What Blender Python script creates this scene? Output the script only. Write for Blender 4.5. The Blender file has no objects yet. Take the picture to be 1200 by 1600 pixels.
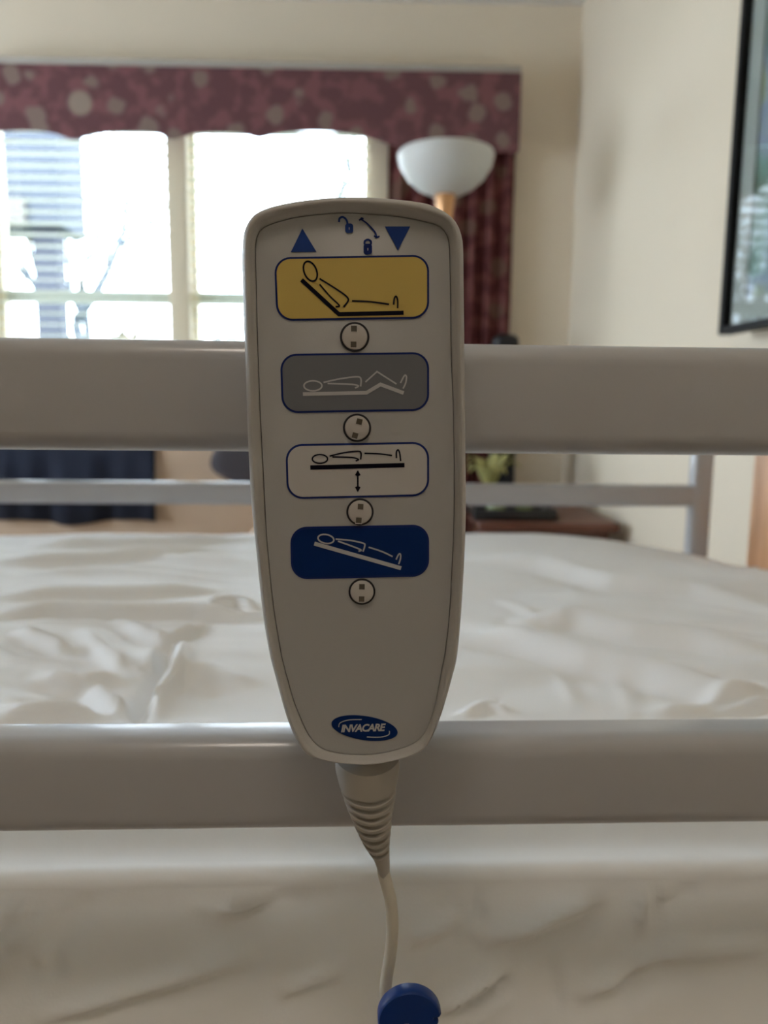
import bpy, bmesh, math, random
from mathutils import Vector, Matrix, noise
R = math.radians
random.seed(7)
sc = bpy.context.scene
COL = sc.collection
# ------------------------------------------------------------------ camera
EYE = Vector((0, 0, 0.95)); PITCH = 8.1; YAW = -1.0; ROLL = 0.62; F = 1200.0
ROT = Matrix.Rotation(R(YAW), 3, 'Z') @ Matrix.Rotation(R(90 - PITCH), 3, 'X') @ Matrix.Rotation(R(ROLL), 3, 'Z')
cd = bpy.data.cameras.new('camera'); cam = bpy.data.objects.new('camera', cd); COL.objects.link(cam)
cam.matrix_world = Matrix.Translation(EYE) @ ROT.to_4x4()
cd.sensor_width = 36; cd.lens = 27.0; cd.sensor_fit = 'AUTO'; cd.clip_start = 0.01; cd.clip_end = 200
cd.dof.use_dof = True; cd.dof.focus_distance = 0.242; cd.dof.aperture_fstop = 11.0
sc.camera = cam
# ------------------------------------------------------------------ world and light
W = bpy.data.worlds.new('sky'); sc.world = W; W.use_nodes = True
bg = W.node_tree.nodes['Background']
bg.inputs[0].default_value = (0.82, 0.88, 1.0, 1); bg.inputs[1].default_value = 14.0
sc.view_settings.view_transform = 'Standard'; sc.view_settings.look = 'None'
sc.view_settings.exposure = -0.10; sc.view_settings.gamma = 1.0; sc.view_settings.use_curve_mapping = False
sc.cycles.use_denoising = True
sc.cycles.max_bounces = 10; sc.cycles.diffuse_bounces = 6
sc.cycles.sample_clamp_indirect = 6.0
FILL_LIGHT_WATTS = 7.5  # strength of the fill light added out of view
FILL_LIGHT_COLOR = (1.0, 0.87, 0.74)

# ------------------------------------------------------------------ helpers
def ray(px, py):
    return ROT @ Vector(((px - 600) / F, -(py - 800) / F, -1.0))
def at_y(px, py, Y):
    d = ray(px, py); return EYE + d * ((Y - EYE.y) / d.y)
def at_x(px, py, X):
    d = ray(px, py); return EYE + d * ((X - EYE.x) / d.x)
def at_z(px, py, Z):
    d = ray(px, py); return EYE + d * ((Z - EYE.z) / d.z)
BED = Matrix.Rotation(R(1.5), 4, 'Z'); BEDI = BED.inverted()
def bed_y(px, py, Y):            # a point of the bed's own frame on its plane y = Y
    o = BEDI @ EYE; d = BEDI.to_3x3() @ ray(px, py)
    return o + d * ((Y - o.y) / d.y)
def bed_z(px, py, Z):
    o = BEDI @ EYE; d = BEDI.to_3x3() @ ray(px, py)
    return o + d * ((Z - o.z) / d.z)

def new_mat(name, col, rough=0.6, metal=0.0, spec=0.5, coat=0.0, bump=0.0, bscale=200.0, var=0.0, vscale=8.0, sss=0.0, trans=0.0):
    m = bpy.data.materials.new(name); m.use_nodes = True
    nt = m.node_tree; b = nt.nodes['Principled BSDF']
    b.inputs['Base Color'].default_value = (*col, 1); b.inputs['Roughness'].default_value = rough
    b.inputs['Metallic'].default_value = metal; b.inputs['Specular IOR Level'].default_value = spec
    b.inputs['Coat Weight'].default_value = coat; b.inputs['Coat Roughness'].default_value = 0.08
    b.inputs['Transmission Weight'].default_value = trans
    tc = nt.nodes.new('ShaderNodeTexCoord')
    if var > 0:
        n = nt.nodes.new('ShaderNodeTexNoise'); n.inputs['Scale'].default_value = vscale; n.inputs['Detail'].default_value = 5
        nt.links.new(tc.outputs['Object'], n.inputs['Vector'])
        mx = nt.nodes.new('ShaderNodeMix'); mx.data_type = 'RGBA'
        mx.inputs[6].default_value = (*[c * (1 - var) for c in col], 1)
        mx.inputs[7].default_value = (*[min(1, c * (1 + var)) for c in col], 1)
        nt.links.new(n.outputs['Fac'], mx.inputs[0]); nt.links.new(mx.outputs[2], b.inputs['Base Color'])
    if bump > 0:
        n2 = nt.nodes.new('ShaderNodeTexNoise'); n2.inputs['Scale'].default_value = bscale; n2.inputs['Detail'].default_value = 3
        nt.links.new(tc.outputs['Object'], n2.inputs['Vector'])
        bp = nt.nodes.new('ShaderNodeBump'); bp.inputs['Strength'].default_value = bump; bp.inputs['Distance'].default_value = 0.001
        nt.links.new(n2.outputs['Fac'], bp.inputs['Height']); nt.links.new(bp.outputs['Normal'], b.inputs['Normal'])
    return m

def wood_mat(name, c1, c2, scale=3.0, rough=0.4, axis=(1, 12, 12)):
    m = bpy.data.materials.new(name); m.use_nodes = True
    nt = m.node_tree; b = nt.nodes['Principled BSDF']; b.inputs['Roughness'].default_value = rough
    tc = nt.nodes.new('ShaderNodeTexCoord'); mp = nt.nodes.new('ShaderNodeMapping'); mp.inputs['Scale'].default_value = axis
    n = nt.nodes.new('ShaderNodeTexNoise'); n.inputs['Scale'].default_value = scale; n.inputs['Detail'].default_value = 6
    r = nt.nodes.new('ShaderNodeValToRGB')
    r.color_ramp.elements[0].position = 0.35; r.color_ramp.elements[0].color = (*c1, 1)
    r.color_ramp.elements[1].position = 0.65; r.color_ramp.elements[1].color = (*c2, 1)
    L = nt.links.new
    L(tc.outputs['Object'], mp.inputs[0]); L(mp.outputs[0], n.inputs['Vector']); L(n.outputs['Fac'], r.inputs[0]); L(r.outputs[0], b.inputs['Base Color'])
    return m

def link(name, me, mat=None, parent=None, mtx=None, smooth=False):
    if mat is not None:
        me.materials.clear(); me.materials.append(mat)
    if smooth:
        for p in me.polygons: p.use_smooth = True
    o = bpy.data.objects.new(name, me); COL.objects.link(o)
    if parent is not None: o.parent = parent
    if mtx is not None: o.matrix_local = mtx
    return o
def finish(name, bm, mat=None, parent=None, mtx=None, smooth=False, sharp=None):
    bmesh.ops.recalc_face_normals(bm, faces=bm.faces)
    me = bpy.data.meshes.new(name); bm.to_mesh(me); bm.free()
    o = link(name, me, mat, parent, mtx, smooth)
    if smooth and sharp:
        me.set_sharp_from_angle(angle=R(sharp))
    return o
def empty(name, loc=(0, 0, 0), rz=0.0):
    o = bpy.data.objects.new(name, None); COL.objects.link(o); o.empty_display_size = 0.05
    o.location = loc; o.rotation_euler = (0, 0, rz); return o
def tag(o, label, cat, group=None, kind=None):
    if label: o['label'] = label
    if cat: o['category'] = cat
    if group: o['group'] = group
    if kind: o['kind'] = kind
    return o
def struct(o):
    o['kind'] = 'structure'; return o

def add_box(bm, lo, hi, bevel=0.0, seg=3, mtx=None):
    t = bmesh.new(); bmesh.ops.create_cube(t, size=1.0)
    lo = Vector(lo); hi = Vector(hi); c = (lo + hi) / 2; s = hi - lo
    for v in t.verts: v.co = Vector((v.co.x * s.x, v.co.y * s.y, v.co.z * s.z)) + c
    if bevel > 0:
        bmesh.ops.bevel(t, geom=list(t.edges), offset=min(bevel, min(s) * 0.49), segments=seg, profile=0.5, affect='EDGES')
    if mtx is not None: bmesh.ops.transform(t, matrix=mtx, verts=t.verts)
    me = bpy.data.meshes.new('tmp'); t.to_mesh(me); t.free(); bm.from_mesh(me); bpy.data.meshes.remove(me)
def box(name, lo, hi, mat, parent=None, bevel=0.0, seg=3, mtx=None, smooth=None):
    bm = bmesh.new(); add_box(bm, lo, hi, bevel, seg)
    return finish(name, bm, mat, parent, mtx, smooth=(bevel > 0) if smooth is None else smooth, sharp=40)

def add_tube(bm, pts, rad, seg=16, caps=True):
    pts = [Vector(p) for p in pts]; n = len(pts)
    rr = rad if isinstance(rad, (list, tuple)) else [rad] * n
    rings = []; up = None
    for i, p in enumerate(pts):
        d = (pts[min(i + 1, n - 1)] - pts[max(i - 1, 0)]).normalized()
        if up is None:
            a = Vector((0, 0, 1)) if abs(d.z) < 0.9 else Vector((1, 0, 0)); up = d.cross(a).normalized()
        up = (up - d * up.dot(d)).normalized(); w = d.cross(up)
        rings.append([bm.verts.new(p + (up * math.cos(2 * math.pi * k / seg) + w * math.sin(2 * math.pi * k / seg)) * rr[i]) for k in range(seg)])
    for a, b in zip(rings, rings[1:]):
        for k in range(seg): bm.faces.new((a[k], a[(k + 1) % seg], b[(k + 1) % seg], b[k]))
    if caps: bm.faces.new(rings[0][::-1]); bm.faces.new(rings[-1])
def tube(name, pts, rad, mat, parent=None, seg=16, mtx=None):
    bm = bmesh.new(); add_tube(bm, pts, rad, seg); return finish(name, bm, mat, parent, mtx, True, 50)
def add_lathe(bm, prof, seg=40, closed=False):
    rings = []
    for r, z in prof:
        rings.append([bm.verts.new((r * math.cos(2 * math.pi * k / seg), r * math.sin(2 * math.pi * k / seg), z)) for k in range(seg)])
    pairs = list(zip(rings, rings[1:]))
    if closed: pairs.append((rings[-1], rings[0]))
    for a, b in pairs:
        for k in range(seg): bm.faces.new((a[k], a[(k + 1) % seg], b[(k + 1) % seg], b[k]))
    if not closed:
        bm.faces.new(rings[0][::-1]); bm.faces.new(rings[-1])
def lathe(name, prof, mat, parent=None, mtx=None, seg=40, closed=False):
    bm = bmesh.new(); add_lathe(bm, prof, seg, closed); return finish(name, bm, mat, parent, mtx, True, 40)
def spline(pts, n=8, closed=False):
    P = [Vector(p) for p in pts]; out = []; m = len(P)
    for i in range(m if closed else m - 1):
        if closed: a, b, c, d = P[(i - 1) % m], P[i], P[(i + 1) % m], P[(i + 2) % m]
        else: a, b, c, d = P[max(i - 1, 0)], P[i], P[i + 1], P[min(i + 2, m - 1)]
        for k in range(n):
            t = k / n
            out.append(0.5 * ((2 * b) + (c - a) * t + (2 * a - 5 * b + 4 * c - d) * t * t + (3 * b - a - 3 * c + d) * t ** 3))
    if not closed: out.append(P[-1].copy())
    return out
def resample(pts, n, closed=True):
    P = pts + [pts[0]] if closed else pts
    acc = [0.0]
    for a, b in zip(P, P[1:]): acc.append(acc[-1] + (b - a).length)
    out = []; j = 0
    for i in range(n):
        s = acc[-1] * i / (n if closed else n - 1)
        while j < len(P) - 2 and acc[j + 1] < s: j += 1
        t = (s - acc[j]) / max(1e-9, acc[j + 1] - acc[j]); out.append(P[j].lerp(P[j + 1], min(1, t)))
    return out
def cushion(name, c, s, mat, parent=None, p=0.35, mtx=None, n=20, rough=0.0):
    bm = bmesh.new(); bmesh.ops.create_uvsphere(bm, u_segments=n * 2, v_segments=n, radius=1.0)
    f = lambda v, e: math.copysign(abs(v) ** e, v)
    for v in bm.verts:
        u = v.co.copy()
        q = Vector((f(u.x, p), f(u.y, p), f(u.z, p)))
        m = max(abs(u.x), abs(u.y), abs(u.z)) or 1
        v.co = Vector((q.x * s[0] / 2, q.y * s[1] / 2, q.z * s[2] / 2))
        if rough: v.co += Vector((1, 1, 1)) * noise.noise(v.co * 9) * rough
        v.co += Vector(c)
    return finish(name, bm, mat, parent, mtx, True)
def copy_tree(o, parent=None):
    c = o.copy(); COL.objects.link(c)
    if parent is not None: c.parent = parent
    for ch in list(o.children): copy_tree(ch, c)
    return c

# ------------------------------------------------------------------ materials
def wall_material(name, col):
    return new_mat(name, col, 0.85, bump=0.25, bscale=60, var=0.02, vscale=3, spec=0.2)
M_wall = wall_material('wall_paint', (0.75, 0.66, 0.53))
M_ceil = wall_material('ceiling_paint', (0.72, 0.70, 0.66))
M_trim = new_mat('cream_trim', (0.72, 0.64, 0.48), 0.45)
M_blind = new_mat('blind_slat', (0.85, 0.86, 0.85), 0.5)
M_vinyl = new_mat('window_vinyl', (0.45, 0.47, 0.40), 0.5)
M_glass = bpy.data.materials.new('window_glass'); M_glass.use_nodes = True
_nt = M_glass.node_tree; _nt.nodes.clear()
_o = _nt.nodes.new('ShaderNodeOutputMaterial'); _t = _nt.nodes.new('ShaderNodeBsdfTransparent'); _g = _nt.nodes.new('ShaderNodeBsdfGlossy')
_g.inputs['Roughness'].default_value = 0.02; _f = _nt.nodes.new('ShaderNodeFresnel'); _f.inputs[0].default_value = 1.45; _m = _nt.nodes.new('ShaderNodeMixShader')
_t.inputs[0].default_value = (0.93, 0.97, 0.97, 1)
_ge = _nt.nodes.new('ShaderNodeNewGeometry'); _mu = _nt.nodes.new('ShaderNodeMath'); _mu.operation = 'SUBTRACT'; _mu.use_clamp = True
_nt.links.new(_f.outputs[0], _mu.inputs[0]); _nt.links.new(_ge.outputs['Backfacing'], _mu.inputs[1])     # reflect at the outer faces only
_nt.links.new(_mu.outputs[0], _m.inputs[0]); _nt.links.new(_t.outputs[0], _m.inputs[1]); _nt.links.new(_g.outputs[0], _m.inputs[2]); _nt.links.new(_m.outputs[0], _o.inputs[0])
M_enamel = new_mat('beige_enamel', (0.385, 0.385, 0.40), 0.30, spec=0.5, coat=0.4, bump=0.05, bscale=350, var=0.03, vscale=20)
M_enamel.node_tree.nodes['Principled BSDF'].inputs['Coat Roughness'].default_value = 0.12
M_sheet = new_mat('white_sheet', (0.83, 0.84, 0.85), 0.65, spec=0.3, bump=0.12, bscale=900, var=0.02, vscale=6)
M_mattress = new_mat('mattress_ticking', (0.25, 0.33, 0.5), 0.8)
M_steel = new_mat('grey_steel', (0.35, 0.35, 0.36), 0.4, metal=0.8)
M_headboard = wood_mat('orange_wood_laminate', (0.62, 0.32, 0.16), (0.74, 0.42, 0.23), 4, 0.4, (12, 12, 1))
M_shell = new_mat('handset_shell', (0.385, 0.375, 0.36), 0.42, spec=0.4, bump=0.10, bscale=1500, var=0.02, vscale=60)
M_panel = new_mat('handset_panel', (0.345, 0.345, 0.345), 0.5, spec=0.35, bump=0.06, bscale=2500, var=0.02, vscale=40)
M_relief = new_mat('strain_relief_rubber', (0.34, 0.315, 0.28), 0.55, spec=0.3)
M_cord = new_mat('cord_rubber', (0.50, 0.47, 0.40), 0.5, spec=0.35)
M_blue = new_mat('print_blue', (0.003, 0.016, 0.12), 0.5, spec=.2)
M_triblue = new_mat('print_triangle_blue', (0.008, 0.038, 0.20), 0.5, spec=.25)
M_yellow = new_mat('print_yellow', (0.49, 0.36, 0.09), 0.45)
M_grey = new_mat('print_grey', (0.115, 0.122, 0.14), 0.45)
M_white = new_mat('print_white', (0.42, 0.41, 0.405), 0.45)
M_deep = new_mat('print_deep_blue', (0.0003, 0.018, 0.105), 0.5, spec=.12)
M_black = new_mat('print_black', (0.004, 0.004, 0.012), 0.6, spec=.1)
M_lightink = new_mat('print_light', (0.40, 0.40, 0.42), 0.5)
M_knob = new_mat('knob_plastic', (0.42, 0.40, 0.385), 0.35)
M_knobring = new_mat('knob_gap', (0.01, 0.01, 0.015), 0.6)
M_socket = new_mat('knob_socket', (0.085, 0.075, 0.06), 0.8, spec=.2)
M_seam = new_mat('panel_seam', (0.08, 0.075, 0.07), 0.8)
M_clip = new_mat('blue_clip_plastic', (0.0003, 0.024, 0.15), 0.45, spec=.25)

# ================================================================== ROOM
YB = 3.2; ZC = 2.475
XR = at_y(884, 629, YB).x
XL = -2.7; YF = -2.4
w1a = at_y(-18, 380, YB).x; w1b = at_y(266, 380, YB).x
w2a = at_y(294, 380, YB).x; w2b = at_y(577, 380, YB).x
WZ0, WZ1 = 0.72, 2.12; WT = 0.14
def wall_boxes(name, boxes, mat):
    bm = bmesh.new()
    for lo, hi in boxes: add_box(bm, lo, hi)
    return struct(finish(name, bm, mat))
wall_boxes('wall_back', [((XL - .1, YB, 0), (w1a, YB + WT, ZC)), ((w1b, YB, WZ0), (w2a, YB + WT, WZ1)), ((w2b, YB, 0), (XR + .1, YB + WT, ZC)),
                         ((w1a, YB, 0), (w2b, YB + WT, WZ0)), ((w1a, YB, WZ1), (w2b, YB + WT, ZC))], M_wall)
wall_boxes('wall_right', [((XR, YF - .1, 0), (XR + .1, YB, ZC))], M_wall)
LW0, LW1, LZ0, LZ1 = .95, 2.45, .65, 2.05
wall_boxes('wall_left', [((XL - .1, YF - .1, 0), (XL, LW0, ZC)), ((XL - .1, LW1, 0), (XL, YB, ZC)), ((XL - .1, LW0, 0), (XL, LW1, LZ0)), ((XL - .1, LW0, LZ1), (XL, LW1, ZC))], M_wall)
_w3 = struct(empty('window_3', (XL - .05, (LW0 + LW1) / 2, LZ0)))  # unseen window, added to let daylight onto the right wall and sheet
_bm = bmesh.new(); _h = (LW1 - LW0) / 2; _H = LZ1 - LZ0
for _lo, _hi in (((-.03, -_h, 0), (.03, -_h + .04, _H)), ((-.03, _h - .04, 0), (.03, _h, _H)), ((-.03, -_h + .04, 0), (.03, _h - .04, .04)), ((-.03, -_h + .04, _H - .04), (.03, _h - .04, _H)), ((-.02, -.02, .04), (.02, .02, _H - .04))):
    add_box(_bm, _lo, _hi, .004)
finish('window_frame', _bm, M_trim, _w3, smooth=True, sharp=40)
for _s in (-1, 1):
    _a, _b = sorted((_s * .02, _s * (_h - .04))); box('pane', (-.003, _a, .04), (.001, _b, _H - .04), M_glass, _w3)
wall_boxes('wall_front', [((XL, YF - .1, 0), (XR, YF, ZC))], M_wall)
wall_boxes('ceiling', [((XL - .1, YF - .1, ZC), (XR + .1, YB + WT, ZC + .1))], M_ceil)
wall_boxes('floor', [((XL - .1, YF - .1, -.1), (XR + .1, YB + WT, 0))], new_mat('beige_carpet', (0.44, 0.38, 0.35), 0.95, bump=0.8, bscale=300, var=0.12, vscale=40))
for nm, lo, hi in (('baseboard_back', (XL, YB - .015, 0), (XR, YB, .1)), ('baseboard_right', (XR - .015, YF, 0), (XR, YB - .015, .1)),
                   ('baseboard_left', (XL, YF, 0), (XL + .015, YB - .015, .1))):
    struct(box(nm, lo, hi, M_trim, bevel=.004))
# casing round the double window
bm = bmesh.new(); cw = .075
add_box(bm, (w2b, YB - .02, WZ0 - .02), (w2b + cw + .03, YB, WZ1 + cw), .006)
add_box(bm, (w1a - cw, YB - .02, WZ0 - .02), (w1a, YB, WZ1 + cw), .006)
add_box(bm, (w1b - .006, YB - .02, WZ0 - .02), (w2a + .006, YB, WZ1 + cw), .006)
add_box(bm, (w1a, YB - .02, WZ1), (w2b, YB, WZ1 + cw), .006)
add_box(bm, (w1a - cw - .02, YB - .05, WZ0 - .05), (w2b + cw + .04, YB, WZ0 - .02), .006)
struct(finish('trim_1', bm, M_trim, smooth=True, sharp=40))
# windows: frame, sashes, panes
zrail = at_y(430, 467, YB + .09).z
for i, (a, b) in enumerate(((w1a, w1b), (w2a, w2b))):
    root = struct(empty('window_%d' % (i + 1), ((a + b) / 2, YB + .09, WZ0)))
    h = (b - a) / 2; H = WZ1 - WZ0; zr = zrail - WZ0
    bm = bmesh.new()
    for lo, hi in (((-h, -.03, 0), (-h + .022, .04, H)), ((h - .022, -.03, 0), (h, .04, H)), ((-h + .022, -.03, 0), (h - .022, .04, .03)), ((-h + .022, -.03, H - .03), (h - .022, .04, H))):
        add_box(bm, lo, hi, .003)
    finish('window_frame', bm, M_trim, root, smooth=True, sharp=40)
    bm = bmesh.new(); add_box(bm, (-h + .022, -.012, zr - .021), (h - .022, .014, zr + .021), .003); finish('meeting_rail', bm, M_vinyl, root, smooth=True, sharp=40)
    box('pane', (-h + .022, .010, zr + .021), (h - .022, .014, H - .03), M_glass, root)
    box('pane', (-h + .022, -.004, .03), (h - .022, 0, zr - .021), M_glass, root)
# blinds
def make_blind(a, b):
    root = empty('window_blind', ((a + b) / 2, YB + .03, WZ1))
    h = (b - a) / 2 - .006
    box('headrail', (-h, -.028, -.045), (h, .022, -.002), M_blind, root, bevel=.003)
    bm = bmesh.new()
    prof = [(-.023, -.0022), (-.012, .0006), (0, .0015), (.012, .0006), (.023, -.0022)]
    rows = []
    for x in (-h, h):
        rows.append([bm.verts.new((x, y, z + .001)) for y, z in prof] + [bm.verts.new((x, y, z - .001)) for y, z in reversed(prof)])
    n = len(rows[0])
    for k in range(n): bm.faces.new((rows[0][k], rows[0][(k + 1) % n], rows[1][(k + 1) % n], rows[1][k]))
    bm.faces.new(rows[0]); bm.faces.new(rows[1][::-1])
    s0 = finish('slat', bm, M_blind, root); s0.location = (0, 0, -.075)
    cnt = 29
    for k in range(1, cnt):
        s = s0.copy(); COL.objects.link(s); s.location = (0, 0, -.075 - .044 * k)
    zb = -.075 - .044 * cnt
    box('bottom_rail', (-h, -.024, zb - .008), (h, .024, zb + .008), M_blind, root, bevel=.004)
    for x in (-h * .72, h * .72):
        for y in (-.0245, .0245): tube('ladder_cord', [(x, y, -.045), (x, y, zb)], .0008, M_blind, root, seg=6)
    tube('tilt_wand', [(-h + .05, -.034, -.03), (-h + .05, -.036, -.62)], .003, M_blind, root, seg=8)
    return root
tag(make_blind(w1a, w1b), 'white horizontal slatted blind in the left window with a porch post outside', 'window blind')
tag(make_blind(w2a, w2b), 'white horizontal slatted blind in the right window behind the handset', 'window blind')

# ------------------------------------------------------------------ valance and curtain
def floral(name, base, mauve, rose, leaf, sc_=1.0):
    m = bpy.data.materials.new(name); m.use_nodes = True; nt = m.node_tree; L = nt.links.new
    b = nt.nodes['Principled BSDF']; b.inputs['Roughness'].default_value = .9; b.inputs['Specular IOR Level'].default_value = .1
    tc = nt.nodes.new('ShaderNodeTexCoord')
    mp = nt.nodes.new('ShaderNodeMapping'); mp.inputs['Scale'].default_value = (sc_, 0.01, sc_); L(tc.outputs['Object'], mp.inputs[0])
    nz = nt.nodes.new('ShaderNodeTexNoise'); nz.inputs['Scale'].default_value = 14; nz.inputs['Detail'].default_value = 2; L(mp.outputs[0], nz.inputs['Vector'])
    def ramp(src, p0, p1):
        r = nt.nodes.new('ShaderNodeMapRange'); r.interpolation_type = 'SMOOTHSTEP'
        r.inputs[1].default_value = p0; r.inputs[2].default_value = p1; L(src, r.inputs[0]); return r.outputs[0]
    def mix(fac, a, bcol):
        x = nt.nodes.new('ShaderNodeMix'); x.data_type = 'RGBA'; L(fac, x.inputs[0])
        if isinstance(a, tuple): x.inputs[6].default_value = (*a, 1)
        else: L(a, x.inputs[6])
        x.inputs[7].default_value = (*bcol, 1); return x.outputs[2]
    c = mix(ramp(nz.outputs['Fac'], .48, .58), base, mauve)
    add = nt.nodes.new('ShaderNodeVectorMath'); add.operation = 'MULTIPLY_ADD'; add.inputs[1].default_value = (.05, .05, .05)
    L(nz.outputs['Color'], add.inputs[0]); L(mp.outputs[0], add.inputs[2])
    v2 = nt.nodes.new('ShaderNodeTexVoronoi'); v2.inputs['Scale'].default_value = 9; v2.inputs['Randomness'].default_value = .9; L(add.outputs[0], v2.inputs['Vector'])
    c = mix(ramp(v2.outputs['Distance'], .36, .26), c, leaf)
    v = nt.nodes.new('ShaderNodeTexVoronoi'); v.inputs['Scale'].default_value = 3.6; v.inputs['Randomness'].default_value = .75; L(mp.outputs[0], v.inputs['Vector'])
    c = mix(ramp(v.outputs['Distance'], .23, .17), c, rose)
    L(c, b.inputs['Base Color']); return m
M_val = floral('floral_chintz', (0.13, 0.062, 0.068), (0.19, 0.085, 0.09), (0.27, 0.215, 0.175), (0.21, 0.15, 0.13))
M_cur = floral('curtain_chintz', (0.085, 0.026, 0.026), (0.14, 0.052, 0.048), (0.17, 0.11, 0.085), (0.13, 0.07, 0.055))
M_val_lining = new_mat('valance_lining', (0.40, 0.37, 0.33), .9)
VY = YB - .14
vx1 = at_y(811, 160, VY).x; vx0 = at_y(-60, 160, VY).x
vzt = at_y(500, 108, VY).z
# scalloped lower edge as traced in the fabric: arcs of different width
knots = [(-60, 213), (-35, 205), (0, 203), (40, 202), (80, 206), (112, 216), (140, 210), (170, 205), (215, 204), (245, 207), (268, 216), (300, 207), (345, 205), (380, 208), (405, 214), (432, 207), (480, 203), (530, 205), (575, 213), (605, 222), (650, 232), (700, 236), (760, 236), (811, 236)]
kp = spline([at_y(x, y, VY) for x, y in knots], 4)
val = empty('window_valance', (vx0, VY, 0))
def vsurf(name, Y0, Y1, mat):
    bm = bmesh.new(); F0 = []; B0 = []
    for p in kp:
        zt = vzt - .0
        F0.append((bm.verts.new((p.x - vx0, Y0 - VY, p.z)), bm.verts.new((p.x - vx0, Y0 - VY, zt))))
        B0.append((bm.verts.new((p.x - vx0, Y1 - VY, p.z)), bm.verts.new((p.x - vx0, Y1 - VY, zt))))
    for i in range(len(kp) - 1):
        bm.faces.new((F0[i][0], F0[i + 1][0], F0[i + 1][1], F0[i][1])); bm.faces.new((B0[i][0], B0[i][1], B0[i + 1][1], B0[i + 1][0]))
        bm.faces.new((F0[i][0], B0[i][0], B0[i + 1][0], F0[i + 1][0])); bm.faces.new((F0[i][1], F0[i + 1][1], B0[i + 1][1], B0[i][1]))
    for i in (0, -1): bm.faces.new((F0[i][0], F0[i][1], B0[i][1], B0[i][0]))
    return finish(name, bm, mat, val)
vsurf('front_panel', VY, VY + .018, M_val)
box('side_panel', (vx1 - vx0 - .018, .018, kp[-1].z), (vx1 - vx0, .138, vzt), M_val, val)
box('side_panel', (0, .018, kp[0].z), (.018, .138, vzt), M_val, val)
box('top_board', (-.004, -.008, vzt), (vx1 - vx0 + .004, .138, vzt + .022), M_val_lining, val, bevel=.004)
tag(val, 'mauve floral fabric pelmet with scalloped lower edge above the double window', 'valance')
# curtain: a pleated panel
def curtain(xa, xb, ztop, zbot, Y, folds, name='curtain'):
    bm = bmesh.new(); nu, nv = 120, 30; g = []
    rnd = [random.uniform(.6, 1.3) for _ in range(folds + 2)]
    for j in range(nv + 1):
        v = j / nv; row = []
        for i in range(nu + 1):
            u = i / nu; ph = u * folds
            amp = .022 * rnd[int(ph)] * (0.75 + .25 * v)
            y = math.sin(ph * 2 * math.pi + .5 * math.sin(v * 3 + ph)) * amp + .006 * noise.noise(Vector((u * 9, v * 3, 1)))
            row.append(bm.verts.new((u * (xb - xa), y, ztop + (zbot - ztop) * v - zbot)))
        g.append(row)
    for j in range(nv):
        for i in range(nu): bm.faces.new((g[j][i], g[j][i + 1], g[j + 1][i + 1], g[j + 1][i]))
    o = finish(name, bm, M_cur, smooth=True); o.location = (xa, Y, zbot)
    md = o.modifiers.new('cloth_thickness', 'SOLIDIFY'); md.thickness = .003
    return o
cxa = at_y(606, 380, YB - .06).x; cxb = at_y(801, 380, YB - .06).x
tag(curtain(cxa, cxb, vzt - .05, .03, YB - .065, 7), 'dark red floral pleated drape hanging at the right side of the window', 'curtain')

# ------------------------------------------------------------------ floor lamp
LY = 2.62
lc = at_y(697, 240, LY); lr = abs(at_y(772, 240, LY).x - at_y(621, 240, LY).x) / 2; lb = at_y(697, 306, LY)
lamp = empty('floor_lamp', (lc.x, LY, 0))
M_bowl = new_mat('frosted_bowl_glass', (0.88, 0.89, 0.87), .45, trans=0.35, spec=.5)
M_brass = new_mat('copper_brass', (0.62, 0.34, 0.16), .35, metal=.55)
dz = lc.z - lb.z
prof = [(.02, lb.z), (lr * .33, lb.z + dz * .03), (lr * .58, lb.z + dz * .17), (lr * .80, lb.z + dz * .40), (lr * .95, lb.z + dz * .69), (lr, lb.z + dz * .93), (lr * .985, lb.z + dz),
        (lr * .965, lb.z + dz * .94), (lr * .92, lb.z + dz * .71), (lr * .77, lb.z + dz * .44), (lr * .55, lb.z + dz * .215), (lr * .30, lb.z + dz * .085), (.02, lb.z + dz * .06)]
lathe('lamp_bowl', prof, M_bowl, lamp, seg=56, closed=True)
lathe('socket_cup', [(.016, lb.z - .10), (.022, lb.z - .09), (.030, lb.z - .03), (.034, lb.z + .004), (.012, lb.z + .05)], M_brass, lamp)
lathe('pole', [(.012, .03), (.012, .8), (.018, .81), (.018, .84), (.012, .85), (.012, lb.z - .10)], M_brass, lamp)
lathe('base', [(.14, 0), (.14, .012), (.10, .025), (.03, .035), (.014, .06)], M_brass, lamp)
tag(lamp, 'uplighter floor lamp with a frosted glass bowl on a copper pole by the drape', 'floor lamp')

# ------------------------------------------------------------------ picture on the right wall
PX = XR - .05
c0 = at_x(1138, 524, PX); ztop = 1.98; ph = ztop - c0.z; pw = .95
pic = empty('framed_picture', (XR - .044, c0.y, c0.z)); pic.rotation_euler = (0, 0, R(2.4))
M_frame = new_mat('black_frame', (0.006, 0.006, 0.007), .6, spec=.2)
M_mat = new_mat('grey_picture_mat', (0.42, 0.40, 0.37), .8)
M_paint = bpy.data.materials.new('landscape_print'); M_paint.use_nodes = True
nt = M_paint.node_tree; b = nt.nodes['Principled BSDF']; b.inputs['Roughness'].default_value = .7
tc = nt.nodes.new('ShaderNodeTexCoord'); n = nt.nodes.new('ShaderNodeTexNoise'); n.inputs['Scale'].default_value = 5; n.inputs['Detail'].default_value = 3
r = nt.nodes.new('ShaderNodeValToRGB'); nt.links.new(tc.outputs['Object'], n.inputs['Vector']); nt.links.new(n.outputs['Fac'], r.inputs[0]); nt.links.new(r.outputs[0], b.inputs['Base Color'])
els = r.color_ramp.elements; els[0].position = .3; els[0].color = (.10, .14, .10, 1); els[1].position = .7; els[1].color = (.45, .36, .24, 1)
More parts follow.
